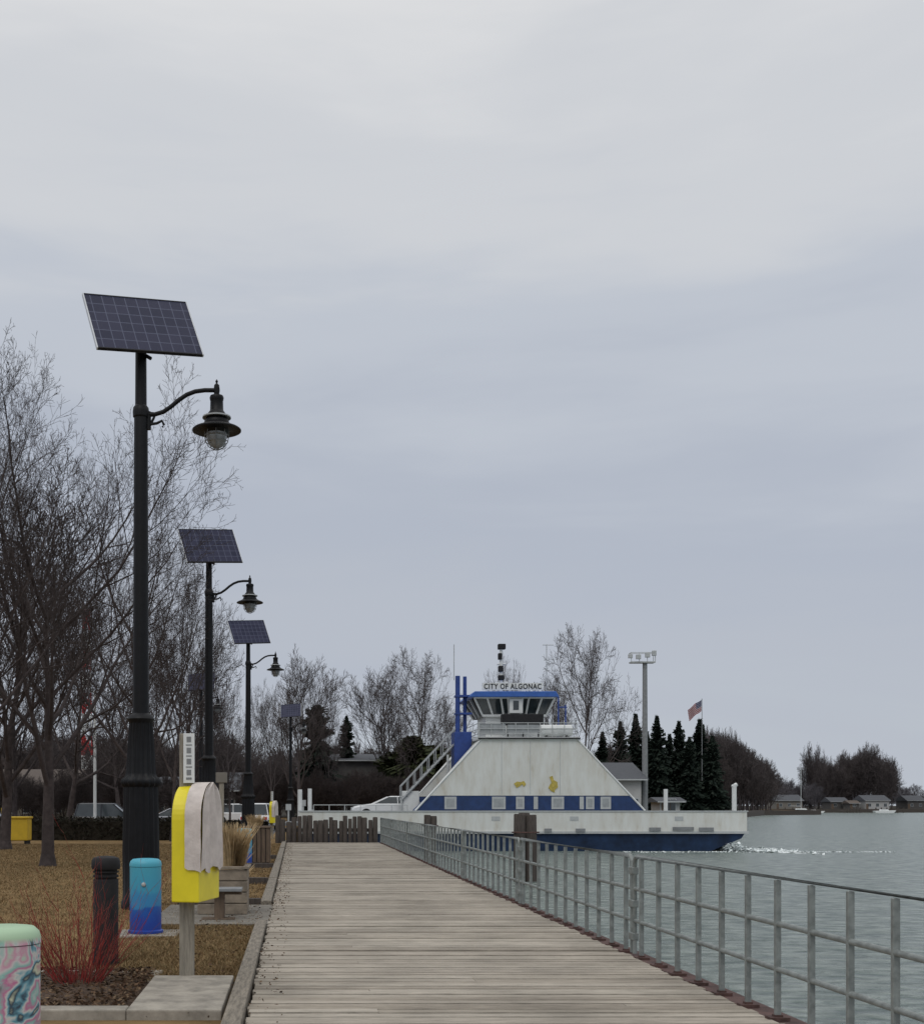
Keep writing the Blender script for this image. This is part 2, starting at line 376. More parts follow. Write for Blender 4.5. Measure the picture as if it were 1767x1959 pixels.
boxes('cross_beams',[(-1.9,-.56,19.4,19.55,-.1,.09),(-1.35,-.56,24.8,24.95,-.1,.1),(-1.5,-.56,31,31.15,-.1,.1),(-1.5,-.56,36,36.15,-.1,.1)],M['timberd'],e,.01)
boxes('bay_paving',[(-2.0,-.37,16.2,19.35,-.1,-.004)],M['concd'])
# ================================================================ RAILING
RX=3.61; P=[];bs=[]
Y0=7.24-.59*8
ys=[Y0+.59*i for i in range(200) if Y0+.59*i<50.8]
for i,y in enumerate(ys):
    P.append((RX-.022,RX+.022,y-.018,y+.018,.01,1.04)); bs.append((RX-.07,RX+.07,y-.06,y+.06,-.01,.014))
    bs.append((RX-.03,RX+.03,y-.03,y+.03,.014,.03))
e=grp('railing')
boxes('posts',P,M['galv'],e,.005)
boxes('base_plates',bs,M['rust'],e)
lines=[]
brk=[ys[0]-.2]+[b for b in (12.85,19.35,25.9,32.4,38.9,45.4) ]+[50.9]
for a,b in zip(brk[:-1],brk[1:]):
    a+=.05;b-=.05
    lines.append(([(RX,a,.72),(RX,a,.98),(RX,a+.03,1.035),(RX,a+.09,1.055),(RX,b-.09,1.055),(RX,b-.03,1.035),(RX,b,.98),(RX,b,.02)],.025))
    lines.append([(RX,a,.02),(RX,a,.73)])
    for z in (.71,.37): lines.append([(RX,a,z),(RX,b,z)])
tubes('rails',lines,.022,M['galv'],e,8)
J=[]
for b in brk[1:-1]:
    for z in (.9,.55,.2): J.append((RX-.035,RX+.035,b-.075,b+.075,z-.04,z+.04))
boxes('couplers',J,M['galv'],e,.01)
boxes('steel_edge_beam',[(3.575,3.78,1,51.2,-.08,-.012),(3.72,3.78,1,51.2,-.42,-.0801),(3.45,3.575,1,51.2,-.4,-.3)],M['rust'])
# ================================================================ SOLAR STREET LAMPS
def lamp_meshes():
    e=grp('street_lamp')
    lathe('base',[(.31,0),(.31,.10),(.285,.14),(.28,.9),(.262,1.9),(.29,1.93),(.305,1.98),(.29,2.03),(.24,2.07),(.225,2.12),(.205,2.5),(.18,2.9),(.19,2.92),(.215,2.97),(.19,3.02),(.135,3.06)],M['black'],e,72,flute=(.15,2.9,18))
    lathe('shaft',[(.128,3.0),(.118,5.5),(.108,7.7),(.125,7.72),(.13,7.8),(.122,7.86),(.092,7.9),(.088,8.72),(.05,8.74)],M['black'],e,20)
    pts=[(.08,0,7.76),(.22,0,7.76),(.35,0,7.80),(.47,0,7.88),(.60,0,7.99),(.72,0,8.07),(.85,0,8.12),(1.0,0,8.14),(1.18,0,8.14)]
    tubes('arm',[(pts,[.045]+[.034]*8),([(.1,0,7.6),(.25,0,7.62),(.33,0,7.66),(.36,0,7.6),(.34,0,7.56)],.022),([(.12,0,7.52),(.12,0,7.8)],.04),([(.16,0,7.62),(.2,0,7.7),(.22,0,7.76)],.02)],.03,M['black'],e,10)
    c=(1.19,0,0)
    lathe('lamp_head',[(.005,8.31),(.022,8.28),(.012,8.25),(.04,8.22),(.05,8.14),(.04,8.07),(.10,8.05),(.112,8.02),(.105,7.98),(.10,7.97),(.105,7.82),(.12,7.8),(.16,7.74),(.168,7.70),(.15,7.70),(.15,7.685)][::-1],M['black'],e,28,c)
    lathe('shade',[(.14,7.69),(.19,7.66),(.20,7.62),(.26,7.575),(.36,7.535),(.385,7.515),(.385,7.50),(.35,7.505),(.27,7.52),(.2,7.50),(.17,7.46)],M['black'],e,36,c)
    lathe('ring',[(.17,7.735),(.225,7.72),(.225,7.70),(.17,7.705)],M['lgrey'],e,28,c)
    lathe('globe',[(.165,7.50),(.165,7.42),(.15,7.34),(.11,7.27),(.05,7.235),(.005,7.23)][::-1],M['cloudglass'],e,24,c)
    W=[]
    for k in range(8):
        a=k*math.pi/4; W.append([(c[0]+r*math.cos(a),r*math.sin(a),z) for r,z in [(.19,7.5),(.19,7.41),(.17,7.32),(.12,7.245),(.02,7.2)]])
    for z,r in ((7.42,.19),(7.33,.175)): W.append([(c[0]+r*math.cos(t*math.pi/10),r*math.sin(t*math.pi/10),z) for t in range(21)])
    tubes('cage',W,.007,M['grey'],e,5)
    w,l=1.665,1.23
    pe=boxes('solar_panel',[(-w/2,w/2,-l/2,l/2,-.02,.012)],M['solar'],e)
    fr=boxes('panel_frame',[(-w/2-.02,-w/2,-l/2-.02,l/2+.02,-.03,.02),(w/2,w/2+.02,-l/2-.02,l/2+.02,-.03,.02)],M['silver'],e)
    fr2=boxes('panel_frame_rails',[(-w/2,w/2,-l/2-.02,-l/2,-.03,.02),(-w/2,w/2,l/2,l/2+.02,-.03,.02)],M['blackm'],e)
    R=Matrix.Rotation(math.radians(-4.6),4,'Y')@Matrix.Rotation(math.radians(22),4,'Z')@Matrix.Rotation(math.radians(60),4,'X')
    for q in (pe,fr,fr2): q.matrix_local=Matrix.Translation((.035,-.02,9.16))@R
    tubes('panel_mount',[([(0,0,8.5),(0,0.02,8.74),(0.0,.0,9.05)],.06),([(.16,-.05,8.62),(.05,0,8.7)],.03)],.05,M['black'],e,10)
    return e
l0=lamp_meshes(); l0.location=(sx(270,18.9),18.9,-.02)
def dup(e,name,loc,rz=0,s=1):
    n=grp(name,loc,rz); n.scale=(s,s,s)
    for c in e.children:
        k=c.copy(); COL.objects.link(k); k.parent=n
    return n
for u,Y,s in ((400,35,1),(475,52.4,1),(385,71.7,.98),(556,96,1)):
    dup(l0,'street_lamp',(sx(u,Y),Y,-.02),0.0 if Y<60 else -.5,s)
# ================================================================ LIFE RING CABINET
def life_ring(name,loc,rz=0):
    e=grp(name,loc,rz)
    boxes('post',[(-.065,.065,-.06,.06,-.1,2.27)],M['post'],e,.008)
    a=math.radians(13); nx,ny=math.cos(a),-math.sin(a); ux,uy=math.sin(a),math.cos(a)
    def arch(z0,r,zc,seg=22): 
        p=[(-r,z0)]+[(-r*math.cos(math.pi*i/seg),zc+r*math.sin(math.pi*i/seg)) for i in range(seg+1)]+[(r,z0)]
        return p
    def shell(nm,poly,t0,t1,m,jit=0,bev=.012):
        n=len(poly); o0=(-.045,.06)
        f=lambda u,z,t:(o0[0]+ux*u+nx*t,o0[1]+uy*u+ny*t,z)
        V=[f(u,z,t0) for u,z in poly]+[f(u,z,t1) for u,z in poly]
        F=[tuple(range(n)),tuple(range(2*n-1,n-1,-1))]+[(i,i+n,(i+1)%n+n,(i+1)%n) for i in range(n)]
        o=obj(nm,V,F,m,e)
        md=o.modifiers.new('bevel','BEVEL'); md.width=bev; md.segments=3
        return o
    shell('cabinet',arch(.75,.32,1.49),0,.255,M['yellow'])
    rg=random.Random(8); o0=(-.045,.06)
    path=[(-.338,1.04+ (1.49-1.04)*i/9) for i in range(9)]+[(-.338*math.cos(math.pi*i/24),1.49+.338*math.sin(math.pi*i/24)) for i in range(25)]+[(.338,1.49-(.45)*(i+1)/9) for i in range(9)]
    V=[];F=[];m_=len(path)
    for j in range(6):
        t=.13+.15*j/5
        for i,(u,z) in enumerate(path):
            k=.010*math.sin(i*1.3+j)+.006*rg.uniform(-1,1); zz=z+(rg.uniform(-.02,.02)+.02*math.sin(j) if i in(0,m_-1) else 0)
            V.append((o0[0]+ux*(u*(1+k))+nx*t,o0[1]+uy*(u*(1+k))+ny*t,zz))
    for j in range(5):
        for i in range(m_-1): F.append((j*m_+i,j*m_+i+1,(j+1)*m_+i+1,(j+1)*m_+i))
    base=len(V); rows=14; cols=12
    for r in range(rows+1):
        z=1.03+ (1.49+.338-1.03)*r/rows
        hw=.338 if z<1.49 else math.sqrt(max(.338**2-(z-1.49)**2,1e-5))
        for c in range(cols+1):
            u=-hw+2*hw*c/cols; t=.282+.015*math.sin(c*1.7+.2*r)+.012*(1-r/rows)*math.sin(c*.9)
            zz=z+(.03*math.sin(c*1.1) if r==0 else 0)
            V.append((o0[0]+ux*u+nx*t,o0[1]+uy*u+ny*t,zz))
    for r in range(rows):
        for c in range(cols): s=base+r*(cols+1)+c; F.append((s,s+1,s+cols+2,s+cols+1))
    obj('canvas_cover',V,F,M['canvas'],e,True,60)
    boxes('label_board',[(-.025,.075,-.085,-.063,1.82,2.27)],M['white'],e)
    mk=[];z=2.24
    for hh,ww in ((.05,.04),(.010,.055),(.05,.04),(.010,.05),(.05,.04),(.010,.055),(.05,.04),(.02,.05)):
        mk.append((.025-ww/2,.025+ww/2,-.0885,-.0855,z-hh,z)); z-=hh+.02
    boxes('label_marks',mk,M['grey'],e)
    return e
life_ring('life_ring_cabinet',(sx(358,10.99),10.99,-.02))
life_ring('life_ring_cabinet',(sx(520,58),58,-.02))
# ================================================================ BOLLARDS
def bollard(name,loc,m,r=.2,h=.95):
    e=grp(name,loc)
    lathe('body',[(r,0),(r,h-.12),(r*1.0,h-.105)],m,e,40)
    lathe('cap',[(r*1.02,h-.10),(r*1.02,h-.07),(r*.97,h-.035),(r*.82,h-.008),(r*.5,h),(.002,h+.001)],m,e,40)
    lathe('flange',[(r*1.12,0.0),(r*1.12,.03),(r*1.0,.045)],m,e,32)
    k=lathe('knob',[(.028,0),(.026,.02),(.012,.03)],M['lgrey'],e,12)
    k.location=(0,-r+.004,h*.66); k.rotation_euler=(math.pi/2,0,0)
    return e
bollard('painted_bollard',(sx(279,15.1),15.1,0.0),M['lake'],.197,.93)
bollard('painted_bollard',(sx(10,6.9),6.9,-.02),M['mural'],.2,.93)
bollard('painted_bollard',(sx(468,32),32,-.02),M['lake'],.2,1.0)
e=grp('bollard_light',(sx(203,12.2),12.2,-.02))
lathe('shaft',[(.127,0),(.127,.86),(.124,.87)],M['blackm'],e,32)
lathe('louvres',[(.112,.87),(.112,.885),(.13,.89),(.13,.91),(.112,.915),(.112,.93),(.13,.935),(.13,.95),(.115,.955),(.115,.97)],M['blackm'],e,32)
lathe('cap',[(.14,.97),(.147,1.0),(.142,1.06),(.125,1.085),(.08,1.10),(.002,1.105)],M['blackm'],e,32)
boxes('bollard_pad',[(sx(279,15.1)-.35,sx(279,15.1)+.42,14.75,15.5,-.1,-.004)],M['conc'],None,.01)
# ================================================================ PLANTING BED + SHRUB + GRASS
e=grp('planting_bed')
boxes('slab',[(-1.28,-.56,9.1,10.95,-.1,.05)],M['conc'],e,.012)
boxes('kerb',[(-3.6,-1.283,9.1,9.3,-.1,.05),(-3.6,-1.283,11.6,11.75,-.1,-.01),(-1.43,-1.28,10.953,11.597,-.1,-.01)],M['conc'],e,.012)
V=[];F=[];nx_,ny_=60,50
for j in range(ny_+1):
    for i in range(nx_+1):
        x=-3.58+2.295*i/nx_; y=9.3+2.3*j/ny_
        ed=min(1,min(i,nx_-i,j,ny_-j)/8); V.append((x,y,-.03+.07*ed+random.uniform(-.012,.012)))
for j in range(ny_):
    for i in range(nx_): s=j*(nx_+1)+i; F.append((s,s+1,s+nx_+2,s+nx_+1))
obj('mulch',V,F,M['mulch'],e)
def chips(name,n,xr,yr,z,size,m,parent=None,seed=1,flat=.4):
    r=np.random.RandomState(seed); c=np.stack([r.uniform(*xr,n),r.uniform(*yr,n),z+r.uniform(0,.02,n)],1)
    d=r.normal(size=(n,3)); d[:,2]*=flat; d/=np.linalg.norm(d,axis=1)[:,None]; e2=np.cross(d,r.normal(size=(n,3))); e2/=np.linalg.norm(e2,axis=1)[:,None]
    s=size*r.uniform(.5,1.4,(n,1)); V=np.stack([c-d*s,c-e2*s*.45,c+d*s,c+e2*s*.45],1).reshape(-1,3)
    return arrobj(name,V,np.arange(4*n).reshape(-1,4),m,parent)
M['chip']=island_mat('chips',[(.06,.035,.022),(.14,.085,.05),(.03,.02,.014),(.22,.15,.09)],.9)
chips('mulch_chips',5000,(-3.5,-1.32),(9.35,11.55),.03,.025,M['chip'],e,2)
def shrub(name,x,y,n,h,m,seed,rad=.25,lean=.55,r0=.005,sub=3):
    rg=random.Random(seed); S=[]
    def grow(p,d,L,r,lev):
        k=5
        for i in range(k):
            d=(d+Vector((rg.gauss(0,.08),rg.gauss(0,.08),.03))).normalized(); q=p+d*L/k; S.append((*p,*q,r*(1-.15*i),r*(1-.15*(i+1))))
            if lev<2 and i>0 and rg.random()<.4:
                v=(d+Vector((rg.gauss(0,.4),rg.gauss(0,.4),rg.gauss(.1,.2)))).normalized(); grow(q,v,L*.45,r*.6,lev+1)
            p=q
    for i in range(n):
        a=rg.random()*6.28; rr=rad*math.sqrt(rg.random()); l=lean*rg.random()
        grow(Vector((rr*math.cos(a),rr*math.sin(a),0)),Vector((l*math.cos(a)*1.2,l*math.sin(a),1)).normalized(),h*(rg.uniform(.35,.9) if rg.random()<.8 else rg.uniform(.9,1.25)),r0*rg.uniform(.6,1.2),0)
    V,F=seg_mesh(S,3); o=arrobj(name,V,F,m); o.location=(x,y,0); return o
shrub('red_twig_shrub',sx(150,10.6),10.6,120,.78,M['stem'],4,.2,1.0,.005)
def blades(name,n,xr,yr,seed,h=.05,m=None,z=-.03):
    r=np.random.RandomState(seed); yv=yr[0]+(yr[1]-yr[0])*r.rand(n)**1.4; xv=r.uniform(*xr,n); 
    a=r.rand(n)*6.28; w=.0035+.00022*yv; hh=h*r.uniform(.4,1.3,n)
    b=np.stack([xv,yv,np.full(n,z)],1); t=np.stack([np.cos(a)*w,np.sin(a)*w,np.zeros(n)],1)
    top=b+np.stack([r.normal(0,.7,n)*hh,r.normal(0,.7,n)*hh,hh],1)
    V=np.stack([b-t,b+t,top],1).reshape(-1,3); return arrobj(name,V,np.arange(3*n).reshape(-1,3),m or M['blade'])
blades('grass',150000,(-14,-.56),(11.8,50),3,.04)
blades('grass_verge',22000,(-1.9,-.54),(10.95,16.2),4,.04)
chips('leaf_litter',900,(-1.3,-.30),(9,30),.01,.018,M['chip'],None,5,.2)
chips('deck_debris',700,(-.38,-.1),(8,49),.008,.016,M['chip'],None,6,.2)
# ================================================================ PLANTERS, BENCH
e=grp('planter_box',(0,0,-.02)); Y=17.6
x0,x1=sx(378,Y),sx(473,Y)
boxes('box',[(x0+.03,x1-.03,Y+.03,Y+.72,0,.66)],M['tan'],e)
boxes('boards',[(x0,x1,Y,Y+.028,.02+i*.165,.17+i*.165) for i in range(4)]+[(x1-.028,x1,Y+.03,Y+.72,.02+i*.165,.17+i*.165) for i in range(4)],M['tan'],e,.006)
boxes('rim',[(x0-.03,x1+.03,Y-.03,Y+.06,.68,.72),(x0-.03,x1+.03,Y+.69,Y+.78,.68,.72),(x0-.03,x0+.06,Y+.06,Y+.69,.68,.72),(x1-.06,x1+.03,Y+.06,Y+.69,.68,.72)],M['tan'],e,.006)
def tuft(name,x,y,z,n,h,seed,r=.12,lean=.35):
    r_=np.random.RandomState(seed)
    V=[]
    for i in range(n):
        a=r_.rand()*6.28; l=lean*r_.rand(); p=np.array([r*math.cos(a)*r_.rand(),r*math.sin(a)*r_.rand(),0]); L=h*r_.uniform(.5,1.05)
        side=np.array([-math.sin(a+1),math.cos(a+1),0])*.007
        q=p+np.array([math.cos(a)*l*L*.4,math.sin(a)*l*L*.4,L*.6]); s=p+np.array([math.cos(a)*l*L*1.1,math.sin(a)*l*L*1.1,L*.97])
        V+=[p-side,p+side,q+side*1.2,q-side*1.2,q-side*1.2,q+side*1.2,s+side*.3,s-side*.3]
    V=np.array(V); o=arrobj(name,V,np.arange(len(V)).reshape(-1,4),M['straw']); o.location=(x,y,z); return o
tuft('ornamental_grass',x1-.25,Y+.36,.62,900,.72,5,.18,.4)
e=grp('park_bench',(0,0,-.015)); Y=16.7; x0,x1=sx(398,Y),sx(462,Y)
boxes('seat',[(x0,x1,Y,Y+.09,.41,.45),(x0,x1,Y+.11,Y+.2,.41,.45),(x0,x1,Y+.22,Y+.31,.41,.45),(x0,x1,Y+.33,Y+.42,.41,.45)],M['grey'],e,.006)
boxes('pedestal',[(x0+.08,x0+.22,Y+.12,Y+.3,.0,.41),(x0,x1,Y+.14,Y+.28,.36,.409),(x0-.1,x1-.1,Y+.1,Y+.33,0,.03)],M['brown'],e,.006)
e=grp('planter_box',(0,0,-.02)); Y=33.5; x0,x1=sx(467,Y),sx(517,Y)
boxes('box',[(x0+.03,x1-.03,Y+.03,Y+.7,0,.93)],M['blackm'],e)
boxes('slats',[(x0+i*.122,x0+i*.122+.1,Y,Y+.028,.02,.98) for i in range(6)]+[(x1-.03,x1,Y+.03+i*.115,Y+.03+i*.115+.1,.02,.98) for i in range(6)],M['brown'],e,.006)
boxes('rim',[(x0-.03,x1+.03,Y-.03,Y+.75,.98,1.03)],M['brown'],e,.006)
tuft('ornamental_grass',x0+.3,Y+.35,1.0,300,.35,9,.2,.6)
for i,(xx,yy_) in enumerate(((-1.15,23.5),(-1.1,41),(-1.4,29.5))): tuft('ornamental_grass',xx,yy_,-.03,260,.7 if i else .5,20+i,.16,.5)
e=grp('utility_post',(sx(424,26),26,-.02)); boxes('post',[(-.05,.05,-.05,.05,0,2.1)],M['post'],e); boxes('box',[(-.12,.12,-.08,.08,2.1,2.32)],M['siding'],e,.01)
# ================================================================ PILING FENCE & PILES
e=grp('wooden_piling_fence'); x=-.75; k=0
while x<3.45:
    r=.1+rg.uniform(-.02,.03); h=1.03+rg.uniform(-.16,.14)
    lathe('pile_%d'%k,[(r,-1.6),(r*1.02,.2),(r*.96,h-.03),(r*.8,h)],M['timberd'],e,12,(x,51.35+rg.uniform(-.06,.06),0)); x+=2*r+rg.uniform(-.01,.03); k+=1
boxes('waler',[(-.8,3.5,51.47,51.6,.45,.6)],M['timberd'],e)
def cluster(x,y,top,offs,r=.2):
    e=grp('mooring_piles',(x,y,0))
    for i,(dx,dy,dh) in enumerate(offs):
        lathe('pile_%d'%i,[(r,-3),(r*1.02,0),(r*.95,top+dh-.04),(r*.85,top+dh)],M['timberd'],e,14,(dx,dy,0))
    tubes('cable',[([(r*2.2*math.cos(t*.6283),r*2.0*math.sin(t*.6283),.6) for t in range(11)],.03)],.03,M['rust'],e,6)
cluster(sx(1005,44),44,sz(1557,44),[(-.22,0,0),(.2,.05,-.03),(0,.3,.04)],.22)
cluster(sx(823,58),58,sz(1559,58),[(-.14,0,0),(.16,.05,-.05)],.17)
# ================================================================ FERRY
FY=73.0; K=FY/FL
def X(u): return (u-HX)*K
def Z(v): return EYE+(HY-v)*K
F_=grp('ferry_boat')
hb=[(X(578),Z(1592)),(X(590),WZ-.1),(X(620),WZ-.6),(X(1330),WZ-.6),(X(1352),WZ-.1),(X(1418),Z(1604)),(X(1426),Z(1592))]
prism('hull_lower',hb,FY+.05,FY+9.95,M['navy'],F_)
prism('hull_side',[(X(572),Z(1593)),(X(1428),Z(1593)),(X(1428),Z(1553)),(X(572),Z(1553))],FY,FY+.12,M['whitew'],F_)
prism('hull_side_far',[(X(572),Z(1593)),(X(1428),Z(1593)),(X(1428),Z(1553)),(X(572),Z(1553))],FY+9.88,FY+10,M['whitew'],F_)
boxes('car_deck',[(X(573),X(1427),FY+.12,FY+9.88,Z(1591),.58)],M['grey'],F_)
boxes('rub_rail',[(X(570),X(1430),FY-.1,FY-.002,Z(1593)-.06,Z(1593)+.08),(X(570),X(1430),FY-.05,FY+.14,Z(1553),Z(1553)+.07)],M['lgrey'],F_)
boxes('fender_fittings',[(X(u),X(u+w),FY-.16,FY-.101,Z(v),Z(v)+.22) for u,w,v in ((1240,22,1590),(1285,40,1589),(1335,28,1590),(1100,18,1592),(1040,14,1592))],M['grey'],F_)
boxes('hull_scuppers',[(X(u),X(u+16),FY-.02,FY-.003,Z(1570),Z(1562)) for u in (940,1090,1290)],M['lgrey'],F_)
def house(nm,y0,y1):
    prism(nm+'_blue_band',[(X(795),Z(1553)+.07),(X(1235),Z(1553)+.07),(X(1205),Z(1522)),(X(826),Z(1522))],y0,y1,M['blue'],F_)
    prism(nm+'_upper',[(X(826)-.02,Z(1522)),(X(1205)+.02,Z(1522)),(X(1106),Z(1414)),(X(921),Z(1414))],y0-.02,y1+.02,M['whitew'],F_)
    tubes(nm+'_rim',[[(X(795),y0-.02,Z(1553)+.07),(X(921),y0-.02,Z(1414))],[(X(1235),y0-.02,Z(1553)+.07),(X(1106),y0-.02,Z(1414))]],.06,M['white'],F_)
    yf=y0-.03
    wins=[(851,874),(942,968),(988,1004),(1022,1030),(1056,1080),(1110,1118),(1122,1138),(1150,1170)]
    boxes(nm+'_windows_frames',[(X(a),X(b),yf,y0-.001,Z(1548),Z(1524)) for a,b in wins],M['lgrey'],F_)
    boxes(nm+'_windows',[(X(a)+.12,X(b)-.12,yf-.01,yf-.002,Z(1544),Z(1528)) for a,b in wins if b-a>12],M['mgrey'],F_)
house('side_house',FY+.25,FY+2.2); house('far_house',FY+7.8,FY+9.75)
boxes('plating_seams',[(X(u),X(u)+.03,FY+.222,FY+.2298,Z(1520),Z(1418)) for u in (960,1015,1072)],M['lgrey'],F_)
M['yellow2']=mat('faded_yellow',(.48,.38,.08),.7,.3,5)
for nm,p in (('emblem_1',[(984,1499),(990,1495),(997,1496),(1003,1494),(1007,1500),(1003,1505),(1000,1500),(995,1504),(989,1507)]),('emblem_2',[(1052,1486),(1058,1484),(1060,1492),(1067,1496),(1068,1506),(1062,1511),(1062,1516),(1056,1514),(1050,1507),(1053,1501),(1056,1497)])):
    prism(nm,[(X(a),Z(b)) for a,b in p],FY+.19,FY+.216,M['yellow2'],F_)
zd=Z(1414)
boxes('bridge_deck',[(X(915),X(1110),FY+.1,FY+9.9,zd,zd+.14)],M['white'],F_)
boxes('deck_edge_line',[(X(915)-.02,X(1110)+.02,FY+.06,FY+.098,zd+.02,zd+.1)],M['blackm'],F_)
ln=[]
for z in (.35,.65,1.0):
    ln.append([(X(917),FY+.2,zd+z),(X(1104),FY+.2,zd+z),(X(1104),FY+9.7,zd+z),(X(917),FY+9.7,zd+z),(X(917),FY+.2,zd+z)])
for i in range(9): ln.append([(X(917+i*23.4),FY+.2,zd+.1),(X(917+i*23.4),FY+.2,zd+1.0)])
tubes('deck_railing',ln,.025,M['lgrey'],F_,6)
boxes('railing_boards',[(X(919),X(968),FY+.26,FY+.3,zd+.3,zd+.95),(X(972),X(1033),FY+.26,FY+.3,zd+.4,zd+.9)],M['mgrey'],F_)
y0,y1=FY+3.0,FY+7.0
boxes('wheelhouse_lower',[(X(945),X(1062),y0+.3,y1-.3,zd+.14,Z(1362))],M['white'],F_)
def frus(nm,b,t,m):
    V=[(b[0],b[2],b[4]),(b[1],b[2],b[4]),(b[1],b[3],b[4]),(b[0],b[3],b[4]),(t[0],t[2],t[4]),(t[1],t[2],t[4]),(t[1],t[3],t[4]),(t[0],t[3],t[4])]
    return obj(nm,V,BF,m,F_)
zb,zt=Z(1362),Z(1327)
frus('wheelhouse_glass',(X(938),X(1064),y0+.1,y1-.1,zb),(X(918),X(1078),y0-.5,y1+.5,zt),M['glass'])
ml=[]
for f in (0,.16,.33,.42,.60,.68,.84,1):
    a=X(938)+(X(1064)-X(938))*f; b=X(918)+(X(1078)-X(918))*f
    ml.append(([(a,y0+.07,zb),(b,y0-.54,zt)],.07))
    ml.append(([(a,y1-.07,zb),(b,y1+.54,zt)],.07))
for f in (.33,.66):
    for xa,xb in ((X(938)-.03,X(918)-.04),(X(1064)+.03,X(1078)+.04)):
        ya=y0+.1+(y1-y0-.2)*f; yb=y0-.5+(y1-y0+1)*f; ml.append(([(xa,ya,zb),(xb,yb,zt)],.06))
ml.append(([(X(938),y0+.07,zb),(X(1064),y0+.07,zb)],.09)); ml.append(([(X(918),y0-.52,zt),(X(1078),y0-.52,zt)],.09))
tubes('wheelhouse_mullions',ml,.06,M['white'],F_,6)
boxes('door_panel',[(X(988),X(1014),y0-.6,y0-.3,Z(1358),Z(1330))],M['white'],F_); boxes('door_window',[(X(995),X(1006),y0-.62,y0-.602,Z(1352),Z(1334))],M['glass'],F_)
boxes('black_box',[(X(970),X(1050),FY+1.6,FY+2.4,Z(1383),Z(1362))],M['blackm'],F_,.03)
boxes('box_legs',[(X(u),X(u)+.08,FY+1.8,FY+1.88,zd+.1,Z(1383)) for u in (980,1010,1040)],M['blackm'],F_)
prism('roof',[(X(906),Z(1327)),(X(1084),Z(1327)),(X(1078),Z(1316)),(X(918),Z(1316))],y0-.9,y1+.9,M['bluel'],F_,.03)
boxes('name_board',[(X(934),X(1054),y0-.6,y0-.5,Z(1313),Z(1299))],M['white'],F_)
t=D.curves.new('name_lettering','FONT'); t.body='CITY OF ALGONAC'; t.size=.46; t.extrude=.01; t.align_x='CENTER'; t.align_y='CENTER'; t.space_character=1.12; t.offset=.006
to=D.objects.new('name_lettering',t); COL.objects.link(to); to.parent=F_; to.rotation_euler=(math.pi/2,0,0); to.location=((X(934)+X(1054))/2,y0-.615,(Z(1313)+Z(1299))/2); t.materials.append(M['blackm'])
bpy.context.view_layer.update(); wd=to.dimensions.x
if wd>0: to.scale=((X(1051)-X(938))/wd,1,1)
ym=(y0+y1)/2; xm=X(985)
ml=[([(xm,ym,Z(1316)),(xm,ym,Z(1216))],[.13,.09]),([(xm-.3,ym,Z(1290)),(xm+.45,ym,Z(1290))],.06),([(xm-.25,ym,Z(1252)),(xm+.3,ym,Z(1252))],.05)]
tubes('mast',ml,.1,M['white'],F_,8)
boxes('mast_lights',[(xm-.2,xm+.28,ym-.2,ym+.2,Z(1222),Z(1211)),(xm-.2,xm+.05,ym-.2,ym+.1,Z(1243),Z(1230)),(xm-.18,xm+.12,ym-.22,ym+.1,Z(1268),Z(1256)),(xm-.2,xm+.2,ym-.2,ym+.1,Z(1285),Z(1275))],M['blackm'],F_,.04)
boxes('radar',[(xm-.7,xm+.5,ym-.15,ym+.15,Z(1298),Z(1292))],M['white'],F_,.03)
tubes('antennas',[[(X(1078),ym,Z(1320)),(X(1078),ym,Z(1212))],[(X(1070),ym,Z(1213)),(X(1092),ym,Z(1213))],[(X(889),ym,Z(1285)),(X(889),ym,Z(1212))]],.028,M['lgrey'],F_,6)
tubes('exhaust_stacks',[([(X(888),FY+3,zd-1.8),(X(888),FY+3,Z(1283))],.15),([(X(904),FY+3.4,zd-1.8),(X(904),FY+3.4,Z(1283))],.12)],.14,M['stack'],F_,14)
boxes('stack_casing',[(X(880),X(914),FY+2.6,FY+4.2,zd-1.9,Z(1395))],M['stack'],F_,.03)
boxes('stack_brackets',[(X(883),X(916),FY+2.8,FY+3.6,Z(v),Z(v)+.12) for v in (1325,1360)],M['stack'],F_)
tubes('side_frame',[[(X(1076),FY+1.2,zd+.1),(X(1076),FY+1.2,Z(1330))],[(X(1090),FY+1.2,zd+.1),(X(1090),FY+1.2,Z(1345))],[(X(1076),FY+1.2,Z(1350)),(X(1092),FY+1.2,Z(1350))]],.05,M['stack'],F_,6)
tubes('life_raft',[([(X(1036),FY+.6,zd+.55),(X(1038),FY+.6,zd+.55),(X(1066),FY+.6,zd+.55),(X(1067),FY+.6,zd+.55),(X(1068),FY+.6,zd+.55),(X(1096),FY+.6,zd+.55),(X(1098),FY+.6,zd+.55)],[.28,.36,.36,.39,.36,.36,.28])],.3,M['white'],F_,18)
boxes('raft_cradle',[(X(1046),X(1050),FY+.4,FY+.8,zd+.1,zd+.25),(X(1084),X(1088),FY+.4,FY+.8,zd+.1,zd+.25)],M['blackm'],F_)
st=[]
a=Vector((X(886),FY+3,zd)); b=Vector((X(776),FY+3,1.9))
for dy in (0,1.0):
    for dz in (0,.9): st.append(([(a.x,a.y+dy,a.z+dz),(b.x,b.y+dy,b.z+dz)],.07 if dz==0 else .04))
    for i in range(9): q=a.lerp(b,i/8); st.append(([(q.x,q.y+dy,q.z),(q.x,q.y+dy,q.z+.9)],.03))
tubes('stairs',st,.05,M['mgrey'],F_,6)
boxes('stair_treads',[((a.lerp(b,i/14)).x-.15,(a.lerp(b,i/14)).x+.15,FY+3.05,FY+3.95,(a.lerp(b,i/14)).z-.03,(a.lerp(b,i/14)).z) for i in range(15)],M['grey'],F_)
